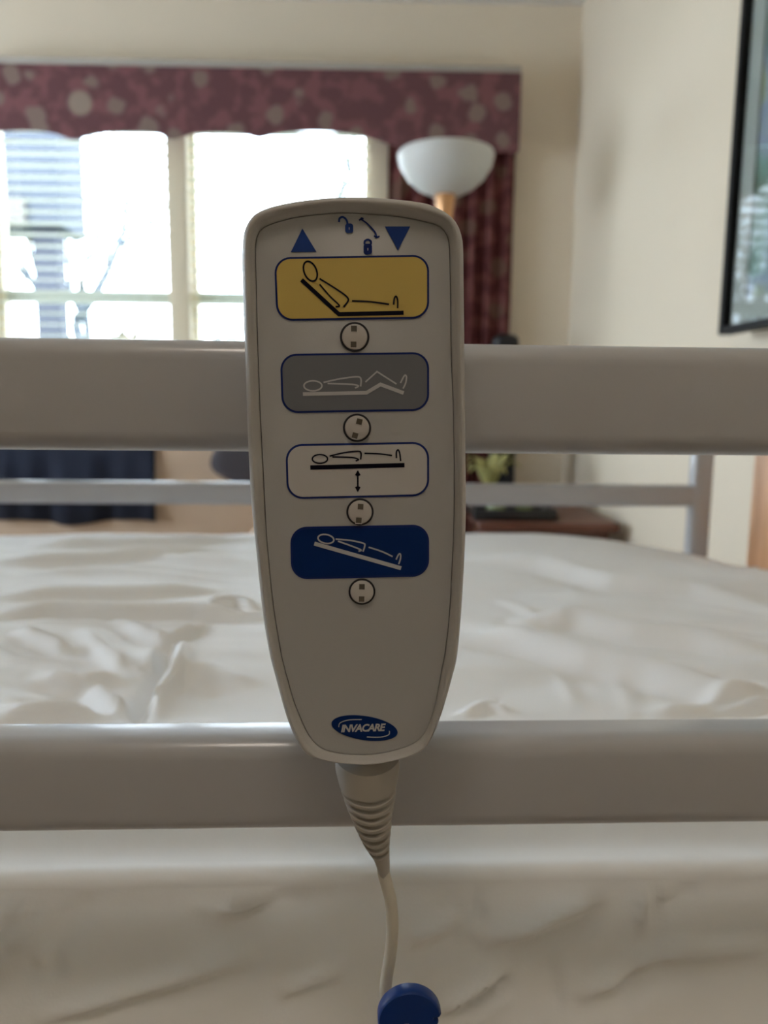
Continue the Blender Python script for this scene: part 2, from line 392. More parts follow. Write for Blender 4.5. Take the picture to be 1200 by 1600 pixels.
for p_, c_ in ((.42, (.16, .26, .22, 1)), (.5, (.30, .32, .42, 1)), (.58, (.38, .38, .20, 1))):
    e = els.new(p_); e.color = c_
# local frame: x = 0 at wall, -x towards the room, y runs toward the viewer (negative)
fw = .017
bm = bmesh.new()
for lo, hi in (((-.030, -fw, 0), (0, 0, ph)), ((-.030, -pw, 0), (0, -pw + fw, ph)), ((-.030, -pw + fw, 0), (0, -fw, fw)), ((-.030, -pw + fw, ph - fw), (0, -fw, ph))):
    add_box(bm, lo, hi, .003)
finish('frame', bm, M_frame, pic, smooth=True, sharp=40)
mt = .05
bm = bmesh.new()
for lo, hi in (((-.012, -fw - mt, fw), (-.008, -fw, ph - fw)), ((-.012, -pw + fw, fw), (-.008, -pw + fw + mt, ph - fw)), ((-.012, -pw + fw + mt, fw), (-.008, -fw - mt, fw + mt)), ((-.012, -pw + fw + mt, ph - fw - mt), (-.008, -fw - mt, ph - fw))):
    add_box(bm, lo, hi)
finish('picture_mat', bm, M_mat, pic)
box('print', (-.007, -pw + fw + mt * .9, fw + mt * .9), (-.004, -fw - mt * .9, ph - fw - mt * .9), M_paint, pic)
M_pglass = M_glass.copy(); M_pglass.name = 'picture_glass'
[n_ for n_ in M_pglass.node_tree.nodes if n_.type == 'FRESNEL'][0].inputs[0].default_value = 1.28
box('glazing', (-.018, -pw + fw, fw), (-.016, -fw, ph - fw), M_pglass, pic)
tag(pic, 'large glazed picture in a thin black frame on the right wall', 'picture')

# ------------------------------------------------------------------ loveseat with throw and pillow, beyond the bed
SY = 2.45
M_sofa = new_mat('beige_upholstery', (0.50, 0.38, 0.28), .9, bump=.4, bscale=250, var=.06, vscale=12)
M_navy = new_mat('navy_knit', (0.006, 0.010, 0.026), .95, bump=.5, bscale=180, var=.2, vscale=30)
M_char = new_mat('charcoal_fabric', (0.055, 0.05, 0.06), .9)
M_darkwood = wood_mat('dark_wood', (0.05, 0.022, 0.012), (0.10, 0.045, 0.022), 5, .4)
sx0, sx1 = at_y(-330, 750, SY + .2).x, at_y(500, 750, SY + .2).x
sofa = empty('loveseat', ((sx0 + sx1) / 2, SY, 0)); hw = (sx1 - sx0) / 2
ST = .86                                                                         # top of its back
box('frame', (-hw + .05, -.38, .10), (hw - .05, .30, .30), M_sofa, sofa, bevel=.03)
for s in (-1, 1):
    lo, hi = sorted((s * hw, s * (hw - .17)))
    box('arm', (lo, -.40, .12), (hi, .32, .62), M_sofa, sofa, bevel=.07, seg=5)
    a, b_ = sorted((0.006 * s, s * (hw - .175)))
    cushion('seat_cushion', ((a + b_) / 2, -.08, .385), (b_ - a, .60, .17), M_sofa, sofa, p=.35)
    for y in (-.33, .25): lathe('foot', [(.018, 0), (.028, .105)], M_darkwood, sofa, Matrix.Translation((s * (hw - .1), y, 0)), seg=14)
box('backrest', (-hw + .02, .16, .28), (hw - .02, .36, ST), M_sofa, sofa, bevel=.08, seg=6)
tag(sofa, 'beige upholstered loveseat beyond the bed below the window', 'sofa')
# navy throw hung over the back: follows the top edge, hem falls unevenly in front
def throw():
    ta = at_y(-260, 750, SY + .15).x; tb = at_y(243, 730, SY + .15).x
    hem = lambda px: 812 + 9 * math.exp(-((px - 110) / 42) ** 2) + 4 * math.exp(-((px - 270) / 30) ** 2)
    bm = bmesh.new(); g = []; nu = 90
    for i in range(nu + 1):
        u = i / nu; x = ta + (tb - ta) * u; px = -260 + 503 * u
        zh = at_y(max(px, -60), hem(px), SY + .14).z
        w = .010 * math.sin(u * 31) + .008 * math.sin(u * 67 + 1)
        yf = SY + .16 - .014; zt = ST + .014
        path = [(yf - .004 + w * .9, zh), (yf + w * .5, (zh + zt) / 2), (yf, zt - .10), (yf + .025, zt - .03), (yf + .075, zt), (yf + .14, zt), (yf + .195, zt - .03), (yf + .225, zt - .10), (yf + .225, zt - .20)]
        flare = .10 * (1 - u * 0) if u > .8 else 0
        g.append([bm.verts.new((x, y, z)) for y, z in path])
    for i in range(nu):
        for j in range(len(g[0]) - 1): bm.faces.new((g[i][j], g[i + 1][j], g[i + 1][j + 1], g[i][j + 1]))
    o = finish('throw_blanket', bm, M_navy, smooth=True); md = o.modifiers.new('cloth_thickness', 'SOLIDIFY'); md.thickness = .006; md.offset = 0
    return o
tag(throw(), 'dark navy throw blanket draped over the back of the beige loveseat', 'blanket')
pp = at_y(352, 742, SY + .05)
pil = cushion('throw_pillow', (0, 0, 0), (.17, .09, .17), M_char, p=.5)
pil.location = (pp.x + .045, SY + .09, pp.z + .055); pil.rotation_euler = (R(-10), R(25), 0)
tag(pil, 'charcoal throw pillow leaning against the beige loveseat back', 'pillow')

# ------------------------------------------------------------------ side table in the corner with its things
TY = 2.55
TZ = at_y(800, 800, TY).z
ta = at_y(742, 812, TY); tb_ = at_y(925, 812, TY)
M_redwood = wood_mat('red_brown_wood', (0.085, 0.028, 0.016), (0.15, 0.05, 0.028), 6, .4, (1, 10, 10))
tcx = (ta.x + tb_.x) / 2; thw = (tb_.x - ta.x) / 2 + .02
tbl = empty('side_table', (tcx, TY, 0))
box('tabletop', (-thw, -.24, TZ - .03), (thw, .24, TZ), M_redwood, tbl, bevel=.008)
box('apron', (-thw + .04, -.20, TZ - .12), (thw - .04, .20, TZ - .03), M_redwood, tbl, bevel=.003)
for sx in (-1, 1):
    for sy in (-1, 1):
        lo = (sx * (thw - .045) - .02, sy * .195 - .02, 0); hi = (sx * (thw - .045) + .02, sy * .195 + .02, TZ - .03)
        box('leg', lo, hi, M_redwood, tbl, bevel=.004)
tag(tbl, 'small red-brown wooden side table beyond the bed in the corner', 'side table')
# dark tray with green glass pebbles / bottles
tr = empty('serving_tray', (ta.x + .10, TY - .10, TZ)); M_trayb = new_mat('black_lacquer', (.008, .008, .009), .3)
bm = bmesh.new(); add_box(bm, (-.13, -.10, 0), (.13, .10, .008), .003)
for lo, hi in (((-.13, -.10, .006), (.13, -.09, .035)), ((-.13, .09, .006), (.13, .10, .035)), ((-.13, -.09, .006), (-.12, .09, .035)), ((.12, -.09, .006), (.13, .09, .035))): add_box(bm, lo, hi, .003)
finish('tray_body', bm, M_trayb, tr, smooth=True, sharp=40)
tag(tr, 'black lacquered tray on the red-brown side table', 'tray')
M_ggreen = new_mat('olive_glass', (.20, .24, .10), .15, spec=.8)
for k, (dx, dy, s) in enumerate(((-.05, -.02, 1.0), (.045, .01, .85))):
    o = lathe('glass_votive', [(.018 * s, 0), (.028 * s, .006), (.032 * s, .028), (.024 * s, .046), (.021 * s, .046), (.027 * s, .028), (.022 * s, .010), (.002, .008)], M_ggreen, seg=24)
    o.location = (ta.x + .10 + dx, TY - .10 + dy, TZ + .008)
    tag(o, ('taller olive glass votive at the left of the black tray', 'smaller olive glass votive at the right of the black tray')[k], 'candle holder', 'glass votives on the tray')
# olive-yellow ribbon-like arrangement (potted plant in a brass bowl)
bp = at_y(764, 792, TY + .08)
pot = empty('potted_plant', (bp.x, TY + .10, TZ))
M_brassy = new_mat('old_brass', (.50, .42, .18), .35, metal=.6)
M_leaf = new_mat('olive_leaf', (.40, .38, .14), .6, var=.3, vscale=20)
lathe('bowl', [(.03, 0), (.034, .008), (.055, .02), (.07, .05), (.075, .062), (.070, .062), (.06, .04), (.01, .03)], M_brassy, pot)
random.seed(3)
for k in range(13):
    a = k * 2.399; le = .07 + .05 * random.random(); up = .10 + .05 * random.random(); tw = .016
    bm = bmesh.new(); rows = []
    for j in range(9):
        t = j / 8; rr = le * t; z = .045 + up * math.sin(t * 2.2) ; w = tw * math.sin(math.pi * min(1, t * .9 + .1)) + .001
        c = Vector((math.cos(a) * rr, math.sin(a) * rr, z)); s = Vector((-math.sin(a), math.cos(a), 0)) * w
        rows.append((bm.verts.new(c - s), bm.verts.new(c + Vector((0, 0, -.003))), bm.verts.new(c + s)))
    for p, q in zip(rows, rows[1:]):
        for i in (0, 1): bm.faces.new((p[i], p[i + 1], q[i + 1], q[i]))
    lf = finish('leaf', bm, M_leaf, pot, smooth=True); md = lf.modifiers.new('t', 'SOLIDIFY'); md.thickness = .0012
tag(pot, 'small plant with yellow-olive arching leaves in a brass bowl on the side table', 'potted plant')
# black tower (speaker) whose rounded top rises past the bed rail beside the drape
sp = at_y(790, 523, 2.95); sw = .048
spk = empty('tower_speaker', (sp.x, 2.95, 0)); M_spk = new_mat('black_satin', (.008, .008, .012), .5)
box('cabinet', (-sw, -.05, .02), (sw, .05, sp.z), M_spk, spk, bevel=.03, seg=6)
box('plinth', (-sw - .03, -.08, 0), (sw + .03, .08, .02), M_spk, spk, bevel=.006)
M_grille = new_mat('speaker_cloth', (.012, .012, .014), .95, bump=.8, bscale=900)
box('grille', (-sw + .014, -.056, .12), (sw - .014, -.050, sp.z - .05), M_grille, spk, bevel=.0025)
tag(spk, 'narrow black tower with a rounded top standing at the foot of the drape', 'speaker')

# ------------------------------------------------------------------ unseen warm fill light, added behind the viewer
cl = empty('added_fill_light', (-.15, -.45, ZC))
lathe('fill_canopy', [(.10, -.03), (.10, 0)], M_brass, cl)
bm = bmesh.new(); prof = [(.02, -.13), (.10, -.12), (.17, -.085), (.20, -.04), (.20, -.03)]; add_lathe(bm, prof, 40)
M_diff = bpy.data.materials.new('fill_light_glow'); M_diff.use_nodes = True
bb = M_diff.node_tree.nodes['Principled BSDF']; bb.inputs['Base Color'].default_value = (.8, .75, .65, 1)
bb.inputs['Emission Color'].default_value = (*FILL_LIGHT_COLOR, 1)
bb.inputs['Emission Strength'].default_value = FILL_LIGHT_WATTS / (math.pi * .16)
finish('fill_shade', bm, M_diff, cl, smooth=True)
tag(cl, 'added warm fill light, a round frosted fixture unseen behind the viewer', 'ceiling light')

# ================================================================== BED
RY = 0.286; RD = .024                        # near rail: middle plane and depth
rail_x1 = .605; rail_x0 = -1.30
EDGE = .020; MZ = .74; MZE = MZ - EDGE; MT = bed_z(600, 1364, MZE); MY0 = MT.y; MY1 = MY0 + .905
bed = empty('hospital_bed', (0, 0, 0)); bed.matrix_world = BED.copy()
HX = .70
box('deck', (-1.42, MY0 + .02, .50), (HX - .01, MY1 - .02, .535), M_steel, bed, bevel=.004)
for y in (MY0 + .10, MY1 - .10): box('side_rail_beam', (-1.42, y - .02, .44), (HX - .01, y + .02, .50), M_steel, bed, bevel=.004)
box('headboard', (HX, MY0 - .0, .25), (HX + .025, MY1 + .055, .875), M_headboard, bed, bevel=.008)
box('footboard', (-1.455, MY0 - .0, .25), (-1.43, MY1 + .055, .80), M_headboard, bed, bevel=.008)
for x in (-1.442, HX + .0125):
    for y in (MY0 + .10, MY1 - .10):
        tube('leg', [(x, y, .06), (x, y, .26)], .018, M_steel, bed)
        c = lathe('caster', [(.018, -.012), (.032, -.010), (.034, 0), (.032, .010), (.018, .012)], new_mat('caster_rubber', (.03, .03, .03), .7), bed, Matrix.Translation((x, y, .034)) @ Matrix.Rotation(R(90), 4, 'X'), seg=24)
tag(bed, 'hospital bed with orange wood-look end panels under the white sheet', 'bed')
mat_ = box('mattress', (-1.415, MY0 + .016, .537), (HX - .014, MY1 - .016, MZ - .07), M_mattress, bevel=.03, seg=4, mtx=None)
mat_.matrix_world = BED.copy(); tag(mat_, 'blue mattress under the creased white sheet', 'mattress')

# fitted sheet: one grid bent over the near edge, with creases traced as ridges
def seg_dist(p, a, b):
    ab = b - a; t = max(0, min(1, (p - a).dot(ab) / max(1e-9, ab.length_squared))); q = p - (a + ab * t)
    return q.length, t, (1 if (ab.x * q.y - ab.y * q.x) * (1 if ab.x >= 0 else -1) > 0 else -1)
def bulge(t): return .062 * (1 - math.exp(-max(0, t) / .07))       # the side swells towards the viewer
def bz(px, py):
    p = bed_z(px, py, MZ); return Vector((p.x, p.y))
def bs(px, py):
    Y = MY0
    for _ in range(6):
        p = bed_y(px, py, Y); Y = MY0 - bulge(MZE - p.z)
    return Vector((p.x, p.z))
# (points in picture, width m, height m)
top_creases = [([(720, 962), (800, 985), (850, 1003), (930, 1015), (1020, 1035), (1100, 1048), (1200, 1062)], .013, -.008),
               ([(720, 985), (830, 1005), (920, 1030), (1020, 1050), (1120, 1075), (1200, 1085)], .020, .008),
               ([(820, 965), (900, 968), (990, 985), (1080, 995), (1200, 1015)], .018, .010), ([(850, 955), (930, 960), (1000, 965), (1100, 975), (1200, 985)], .014, -.007),
               ([(740, 870), (850, 880), (960, 905), (1080, 915), (1200, 935)], .03, .008), ([(930, 925), (1050, 930), (1200, 950)], .02, -.006),
               ([(780, 930), (850, 962)], .012, .0015), ([(960, 1040), (990, 1100)], .012, .0012), ([(1120, 1100), (1200, 1090)], .008, .006), ([(870, 1040), (900, 1095)], .01, .001),
               ([(0, 928), (110, 925), (230, 922), (330, 916)], .016, .008), ([(0, 955), (90, 952), (200, 955), (300, 955), (400, 962)], .016, .010),
               ([(0, 962), (200, 966), (400, 968)], .008, -.006), ([(40, 888), (160, 880), (250, 884), (400, 894)], .020, -.007),
               ([(0, 875), (130, 870), (250, 862), (330, 858)], .022, .008), ([(60, 850), (200, 846), (380, 840)], .02, .007), ([(200, 865), (300, 868), (400, 880)], .022, .006),
               ([(0, 1000), (40, 1020), (90, 1028), (130, 1042)], .007, -.007), ([(30, 985), (80, 1000), (110, 1010)], .010, .008), ([(130, 985), (170, 1020), (200, 1040)], .012, .006),
               ([(185, 970), (230, 988), (262, 998), (290, 985), (310, 975)], .009, .008), ([(262, 1000), (258, 1040), (238, 1068), (215, 1095), (225, 1125)], .010, -.007),
               ([(285, 1000), (280, 1040), (255, 1080), (240, 1120)], .010, .009), ([(140, 1065), (170, 1090), (200, 1100)], .010, .008), ([(20, 1085), (80, 1092), (150, 1095)], .010, -.007), ([(0, 1110), (90, 1108), (160, 1115)], .010, .007),
               ([(290, 1040), (330, 1045), (400, 1070)], .02, .006), ([(320, 945), (370, 940), (400, 950)], .008, .008), ([(70, 1050), (120, 1058), (190, 1055)], .012, .006),
               ([(720, 1110), (760, 1090), (800, 1105)], .008, .004), ([(1020, 1105), (1090, 1098), (1200, 1060)], .01, .004)]
side_creases = [([(60, 1600), (200, 1560), (300, 1530), (390, 1505)], .0045, .0032), ([(330, 1435), (390, 1415), (440, 1390), (470, 1372)], .006, .0045), ([(460, 1390), (520, 1375)], .006, .0035),
                ([(440, 1560), (480, 1545), (530, 1528)], .004, .0025), ([(0, 1440), (40, 1400), (110, 1375)], .008, .004), ([(50, 1520), (70, 1490)], .006, .003), ([(0, 1500), (60, 1440), (120, 1380)], .01, .003),
                ([(760, 1478), (830, 1460), (880, 1435), (950, 1405)], .0055, .0042), ([(640, 1480), (690, 1460), (715, 1445)], .005, .0028), ([(690, 1592), (740, 1560), (790, 1525)], .004, .0035),
                ([(720, 1600), (760, 1575), (800, 1550)], .004, -.002), ([(920, 1565), (965, 1545), (1020, 1510), (1080, 1500), (1200, 1497)], .005, .0032), ([(1012, 1372), (1014, 1420), (1013, 1462)], .005, .003),
                ([(1030, 1412), (1070, 1380), (1085, 1368)], .006, .003), ([(720, 1400), (735, 1385)], .008, .0035), ([(870, 1520), (870, 1590)], .006, -.0012), ([(1000, 1500), (980, 1600)], .006, -.0012),
                ([(100, 1400), (240, 1390), (260, 1380)], .006, .0015), ([(640, 1570), (600, 1590)], .01, .002), ([(1060, 1380), (1200, 1378)], .004, .002), ([(960, 1540), (1060, 1520)], .01, -.001)]
edge_creases = [([(80, 1300), (110, 1360)], .01, .0025), ([(200, 1290), (225, 1345)], .01, .002), ([(1045, 1290), (1065, 1345)], .006, .0035), ([(1090, 1285), (1085, 1345)], .006, .0035), ([(860, 1352), (868, 1345), (872, 1358)], .004, .004)]
TC = [([bz(*q) for q in pts], w, h) for pts, w, h in top_creases + edge_creases]
SCR = [([bs(*q) for q in pts], w, h) for pts, w, h in side_creases]
def crease_h(p, C):
    z = 0
    for pts, w, h in C:
        if min(abs(p.x - q.x) for q in pts) > .6 and len(pts) > 1 and (p.x < min(q.x for q in pts) - 4 * w or p.x > max(q.x for q in pts) + 4 * w): continue
        best = 9; tt = .5; sg = 1; n_ = len(pts) - 1
        for i in range(n_):
            d, t, q_ = seg_dist(p, pts[i], pts[i + 1])
            if d < best: best = d; tt = (i + t) / n_; sg = q_
        if best < 3 * w: z += h * (math.exp(-(best / w) ** 2 * 2.2) - .55 * math.exp(-((sg * best + 1.25 * w) / w) ** 2 * 1.8)) * min(1, 4 * tt + .25, 4 * (1 - tt) + .25)
    return z
def build_sheet():
    xs = []; x = -1.425
    while x < HX - .004:
        xs.append(x); near = -.21 < x < .21
        x += .0026 if near else (.005 if -.75 < x < .66 else .04)
    xs.append(HX - .004)
    path = []                                                      # (y, z, kind)
    zz = .50
    while zz < MZE - .012: path.append((MY0, zz, 1)); zz += .0022 if zz > .62 else .02
    for k in range(7):
        a = R(90 * k / 6); path.append((MY0 + .008 * (1 - math.cos(a)), MZE - .008 + .008 * math.sin(a), 2))
    y = MY0 + .011
    while y < MY1 - .03:
        path.append((y, MZ, 0)); y += .0028 + (y - MY0) * .005
    for k in range(7):
        a = R(90 * k / 6); path.append((MY1 - .03 + .03 * math.sin(a), MZ - .03 + .03 * math.cos(a), 0))
    for z in (.68, .62, .56, .50): path.append((MY1, z, 3))
    bm = bmesh.new(); g = []
    for (y, z, kd) in path:
        row = []
        for x in xs:
            dy = dz_ = 0.0
            if kd == 0:
                t = min(1, (y - MY0) / .03)
                near = max(0, 1 - (y - MY0) / .22)
                a = crease_h(Vector((x, y)), TC) * (1.3 - .5 * near)
                n1 = noise.fractal(Vector((x * 2.2, y * 6.5, 3)), .9, 2.1, 4) * .005
                n2 = (abs(noise.noise(Vector((x * 5 + y * 4, y * 16, 9)))) ) * .004
                dz_ = (a + (n1 + n2 - .003) * (.25 + .75 * (1 - near))) * t
                # dips a little beyond: gathered near edge, falls away at the headboard corner
                dz_ -= EDGE * math.exp(-(max(0, y - MY0 - .011) / .045) ** 2) + .002 * math.exp(-((y - MY0 - .024) / .010) ** 2)
                cx = max(0, x - .28) / .37; cy = max(0, (y - (MY1 - .34)) / .34)
                dz_ -= .052 * cx * cx * min(1, cy + .15)
            elif kd == 1:
                t = min(1, (MZE - .008 - z) / .02)
                dy = -crease_h(Vector((x, z)), SCR) * 1.75 - bulge(MZE - .008 - z) * max(0, min(1, (.57 - x) / .15)) * max(0, min(1, (x + 1.27) / .15)) - noise.fractal(Vector((x * 5, z * 8, 5)), .9, 2.1, 3) * .0025 * t
                dy += .002 * t
                dy = max(dy, -.075 if -1.2 < x < .5 else -.030)
            elif kd == 2:
                dz_ = noise.noise(Vector((x * 14, 0, 2))) * .0008 ; dy = noise.noise(Vector((x * 9, 4, 2))) * .001
            else: dy = noise.fractal(Vector((x * 3, z * 3, 8)), .9, 2, 3) * .008
            row.append(bm.verts.new((x, y + dy, z + dz_)))
        g.append(row)
    for j in range(len(g) - 1):
        a, b_ = g[j], g[j + 1]
        for i in range(len(xs) - 1): bm.faces.new((a[i], a[i + 1], b_[i + 1], b_[i]))
    o = finish('bed_sheet', bm, M_sheet, smooth=True); o.matrix_world = BED.copy()
    return o
tag(build_sheet(), 'creased white sheet stretched over the mattress', 'bed sheet')

# bed rails: two bars and two posts each
def bar_profile(h, d, r, n=6):
    pts = []
    for cx, cz, a0 in ((d / 2 - r, h / 2 - r, 0), (-d / 2 + r, h / 2 - r, 90), (-d / 2 + r, -h / 2 + r, 180), (d / 2 - r, -h / 2 + r, 270)):
        for k in range(n + 1):
            a = R(a0 + 90 * k / n); pts.append((cx + r * math.cos(a), cz + r * math.sin(a)))
    return pts
def bar(name, x0, x1, z, h, d, r, parent, vertical=False, zz=None):
    bm = bmesh.new(); pr = bar_profile(h, d, r)
    A = []
    for e in ((x0, 0), (x1, 0)):
        A.append([bm.verts.new((e[0], y, z + q)) for y, q in pr])
    n = len(pr)
    for k in range(n): bm.faces.new((A[0][k], A[0][(k + 1) % n], A[1][(k + 1) % n], A[1][k]))
    bm.faces.new(A[0]); bm.faces.new(A[1][::-1])
    return finish(name, bm, M_enamel, parent, smooth=True, sharp=50)
zt0 = bed_y(375, 534, RY).z; zt1 = bed_y(375, 704, RY).z
zl0 = bed_y(375, 1134, RY).z; zl1 = bed_y(375, 1284, RY).z
HT = zt0 - zt1; HL = zl0 - zl1
ZT = (zt0 + zt1) / 2; ZL = (zl0 + zl1) / 2
def make_rail(Y):
    root = empty('bed_rail'); root.matrix_world = BED @ Matrix.Translation((0, Y, 0))
    bar('top_bar', rail_x0, rail_x1, ZT, HT, RD, .0075, root)
    bar('lower_bar', rail_x0, rail_x1, ZL, HL * .94, RD, .0075, root)
    pw_ = .033
    for x in (rail_x0, rail_x1):
        bm = bmesh.new(); add_box(bm, (x - pw_ / 2 - .001, -RD / 2 - .001, .47), (x + pw_ / 2 + .001, RD / 2 + .001, zt0 + .002), .006, 3)
        finish('post', bm, M_enamel, root, smooth=True, sharp=50)
    return root
ra = make_rail(RY); tag(ra, 'near beige enamelled bed side rail with the handset hung on it', 'bed rail', 'side rails of the bed')
FY = MY1 + .045
rb = copy_tree(ra); rb.matrix_world = BED @ Matrix.Translation((0, FY, -.009))
tag(rb, 'far bed side rail across the sheet, its end post showing at right', 'bed rail', 'side rails of the bed')
# brackets that carry each rail off the deck
for rr, yy, s in ((ra, RY, 1), (rb, FY, -1)):
    for x in (rail_x0, rail_x1):
        L_ = (MY0 + .10 - RY) if s > 0 else (MY1 - .10 - FY)
        lo, hi = sorted((0.0, L_)); box('bracket', (x - .02, lo, .47), (x + .02, hi, .485), M_steel, rr, bevel=.002)

# ================================================================== HANDSET
HY = 0.240                                   # plane of the rim's crest, in the bed's frame
HO = bed_y(562, 1000, HY)
hand = empty('bed_handset'); hand.matrix_world = BED @ Matrix.Translation(HO)
def hp(px, py, y=0.0):                       # handset-local point on plane y behind the rim's crest
    p = bed_y(px, py, HY + y) - HO
    return Vector((p.x, y, p.z))
outer_px = [(552, 301.5), (582, 302), (629, 306), (660, 310), (677, 314.5), (702, 328), (717, 343), (725, 362), (728, 385), (729, 450), (730, 560), (731, 680), (732, 792), (731, 840), (729, 887), (724, 966), (718, 1030), (711, 1060), (701, 1095), (691, 1125), (675, 1162),
            (667, 1173), (657, 1181), (640, 1188), (608, 1196), (590, 1199), (571, 1200), (550, 1199.5), (530, 1198), (515, 1195.5), (488, 1190), (478, 1186.5), (469, 1178), (457, 1157), (442.7, 1119), (424, 1050), (418.6, 1030), (407.5, 966), (398, 876), (393, 830), (388.5, 783), (383.7, 688), (379.3, 560), (377, 505), (374.5, 417), (374.5, 385), (377, 358), (387, 337), (400, 326), (420, 317.5), (455, 310), (490, 305), (518, 302.7)]
inner_px = [(550, 329.5), (613, 334), (645, 338.5), (664, 343), (681, 347), (692, 353), (700, 364), (703.6, 382), (705, 430), (707, 560), (710, 640), (711.5, 760), (710.5, 830), (708, 887), (703.6, 966), (697, 1025), (693, 1045), (685, 1090), (679, 1115), (672, 1138), (663, 1155),
            (655, 1163), (645, 1169), (635, 1173.5), (608, 1181.5), (590, 1184.5), (570, 1186), (550, 1185.5), (532, 1184), (515, 1180.5), (503, 1176), (493, 1169), (485, 1159), (477, 1146), (459, 1103), (444, 1050), (439, 1030), (426, 950), (417, 860), (414, 820), (411, 760), (405, 640), (401, 530), (399, 450), (397.5, 400), (397.5, 380), (400, 366), (407, 354.5), (420, 347.5), (434, 343), (455, 337.5), (487, 332.5), (518, 330)]
N = 220
OUT = resample(spline([hp(*q) for q in outer_px], 6, True), N)
INN = resample(spline([hp(*q) for q in inner_px], 6, True), N)
def ring(t, y, extra=0.0):
    out = []
    for i in range(N):
        p = OUT[i].lerp(INN[i], t)
        if extra:
            c = (OUT[i] - INN[i]).normalized(); p = p + c * extra
        out.append(Vector((p.x, y, p.z)))
    return out
def skin(name, rings, mat, parent, cap0=False, cap1=False):
    bm = bmesh.new(); V = [[bm.verts.new(p) for p in r_] for r_ in rings]
    for a, b_ in zip(V, V[1:]):
        for k in range(N): bm.faces.new((a[k], a[(k + 1) % N], b_[(k + 1) % N], b_[k]))
    if cap0: bm.faces.new(V[0][::-1])
    if cap1: bm.faces.new(V[-1])
    return finish(name, bm, mat, parent, smooth=True, sharp=55)
# front housing: side wall, rolled rim, slope down to the recessed panel
skin('front_housing', [ring(0.10, .0150), ring(0.02, .0140), ring(0, .0105), ring(0, .0075), ring(.03, .0050), ring(.10, .0028), ring(.20, .0012), ring(.32, .0003), ring(.44, 0), ring(.56, .0003), ring(.70, .0016), ring(.84, .0030), ring(.94, .0034), ring(.94, .0046)], M_shell, hand)
skin('back_housing', [ring(.12, .0150), ring(.03, .0158), ring(.03, .0180), ring(.12, .0225), ring(.35, .0262), ring(.8, .0275)], M_shell, hand, cap1=True)
skin('seam', [ring(.93, .0046), ring(.985, .0046)], M_seam, hand)
pz = .0033
skin('front_panel', [ring(.985, .0048), ring(.99, .00345), ring(1.01, pz)], M_panel, hand, cap1=True)
# hook on the back, over the bed rail's top bar
bm = bmesh.new()
hk = [(0, .027), (0, .0285)]
hz = zt0 - HO.z
prof = [(.0272, hz - .035), (.0272, hz + .0005), (.0300, hz + .0042), (.050, hz + .0046), (.0620, hz + .002), (.0620, hz - .022), (.0590, hz - .022), (.0585, hz + .0006), (.0330, hz + .0006), (.0302, hz - .002), (.0302, hz - .035)]
A = [[bm.verts.new((sx, y, z)) for y, z in prof] for sx in (-.026, .022)]
n = len(prof)
for k in range(n): bm.faces.new((A[0][k], A[0][(k + 1) % n], A[1][(k + 1) % n], A[1][k]))
bm.faces.new(A[0]); bm.faces.new(A[1][::-1])
finish('hook', bm, M_shell, hand)

# ---- flat print helpers (each layer a hair proud of the one below)
def flat(bm, pts, y, th=.00012):
    a = [bm.verts.new(Vector((p.x, y, p.z))) for p in pts]; b_ = [bm.verts.new(Vector((p.x, y + th, p.z))) for p in pts]
    f1 = bm.faces.new(a); bm.faces.new(b_[::-1])
    n_ = len(a)
    for k in range(n_): bm.faces.new((a[k], b_[k], b_[(k + 1) % n_], a[(k + 1) % n_]))
def stroke(bm, pts, w, y, closed=False, smooth=0, th=.00010):
    P = [hp(*q) for q in pts]
    if smooth: P = spline(P, smooth, closed)
    P = [Vector((p.x, p.z)) for p in P]; n_ = len(P); Lp = []; Rp = []
    for i in range(n_):
        a = P[(i - 1) % n_] if closed or i else P[i]; c = P[(i + 1) % n_] if closed or i < n_ - 1 else P[i]
        d1 = (P[i] - a); d2 = (c - P[i])
        d1 = d1.normalized() if d1.length > 1e-9 else d2.normalized(); d2 = d2.normalized() if d2.length > 1e-9 else d1
        t = (d1 + d2); t = t.normalized() if t.length > 1e-6 else d1
        nn = Vector((-t.y, t.x)); k = 1 / max(.45, nn.dot(Vector((-d1.y, d1.x))))
        Lp.append(P[i] + nn * w / 2 * k); Rp.append(P[i] - nn * w / 2 * k)
    vs = [[bm.verts.new((p.x, y, p.y)) for p in Lp], [bm.verts.new((p.x, y, p.y)) for p in Rp],
          [bm.verts.new((p.x, y + th, p.y)) for p in Lp], [bm.verts.new((p.x, y + th, p.y)) for p in Rp]]
    for i in range(n_ if closed else n_ - 1):
        j = (i + 1) % n_
        for a, b_ in ((0, 1), (1, 3), (3, 2), (2, 0)): bm.faces.new((vs[a][i], vs[a][j], vs[b_][j], vs[b_][i]))
    if not closed:
        for i in (0, -1): bm.faces.new((vs[0][i], vs[1][i], vs[3][i], vs[2][i]))
PXM = .2e-3 * 1.0                             # about one picture pixel on the handset, in metres
def Z1(x, y): return (360 + x / 3.158, 290 + y / 3.158)
def Z2(x, y): return (360 + x / 3.158, 530 + y / 3.158)
def Z3(x, y): return (360 + x / 3.158, 760 + y / 3.158)
def Z4(x, y): return (400 + x / 3.75, 1050 + y / 3.75)
def ell(c, a, b_, rot, n_=28):
    r_ = R(rot); return [(c[0] + a * math.cos(2 * math.pi * k / n_) * math.cos(r_) - b_ * math.sin(2 * math.pi * k / n_) * math.sin(r_),
                          c[1] + a * math.cos(2 * math.pi * k / n_) * math.sin(r_) + b_ * math.sin(2 * math.pi * k / n_) * math.cos(r_)) for k in range(n_)]
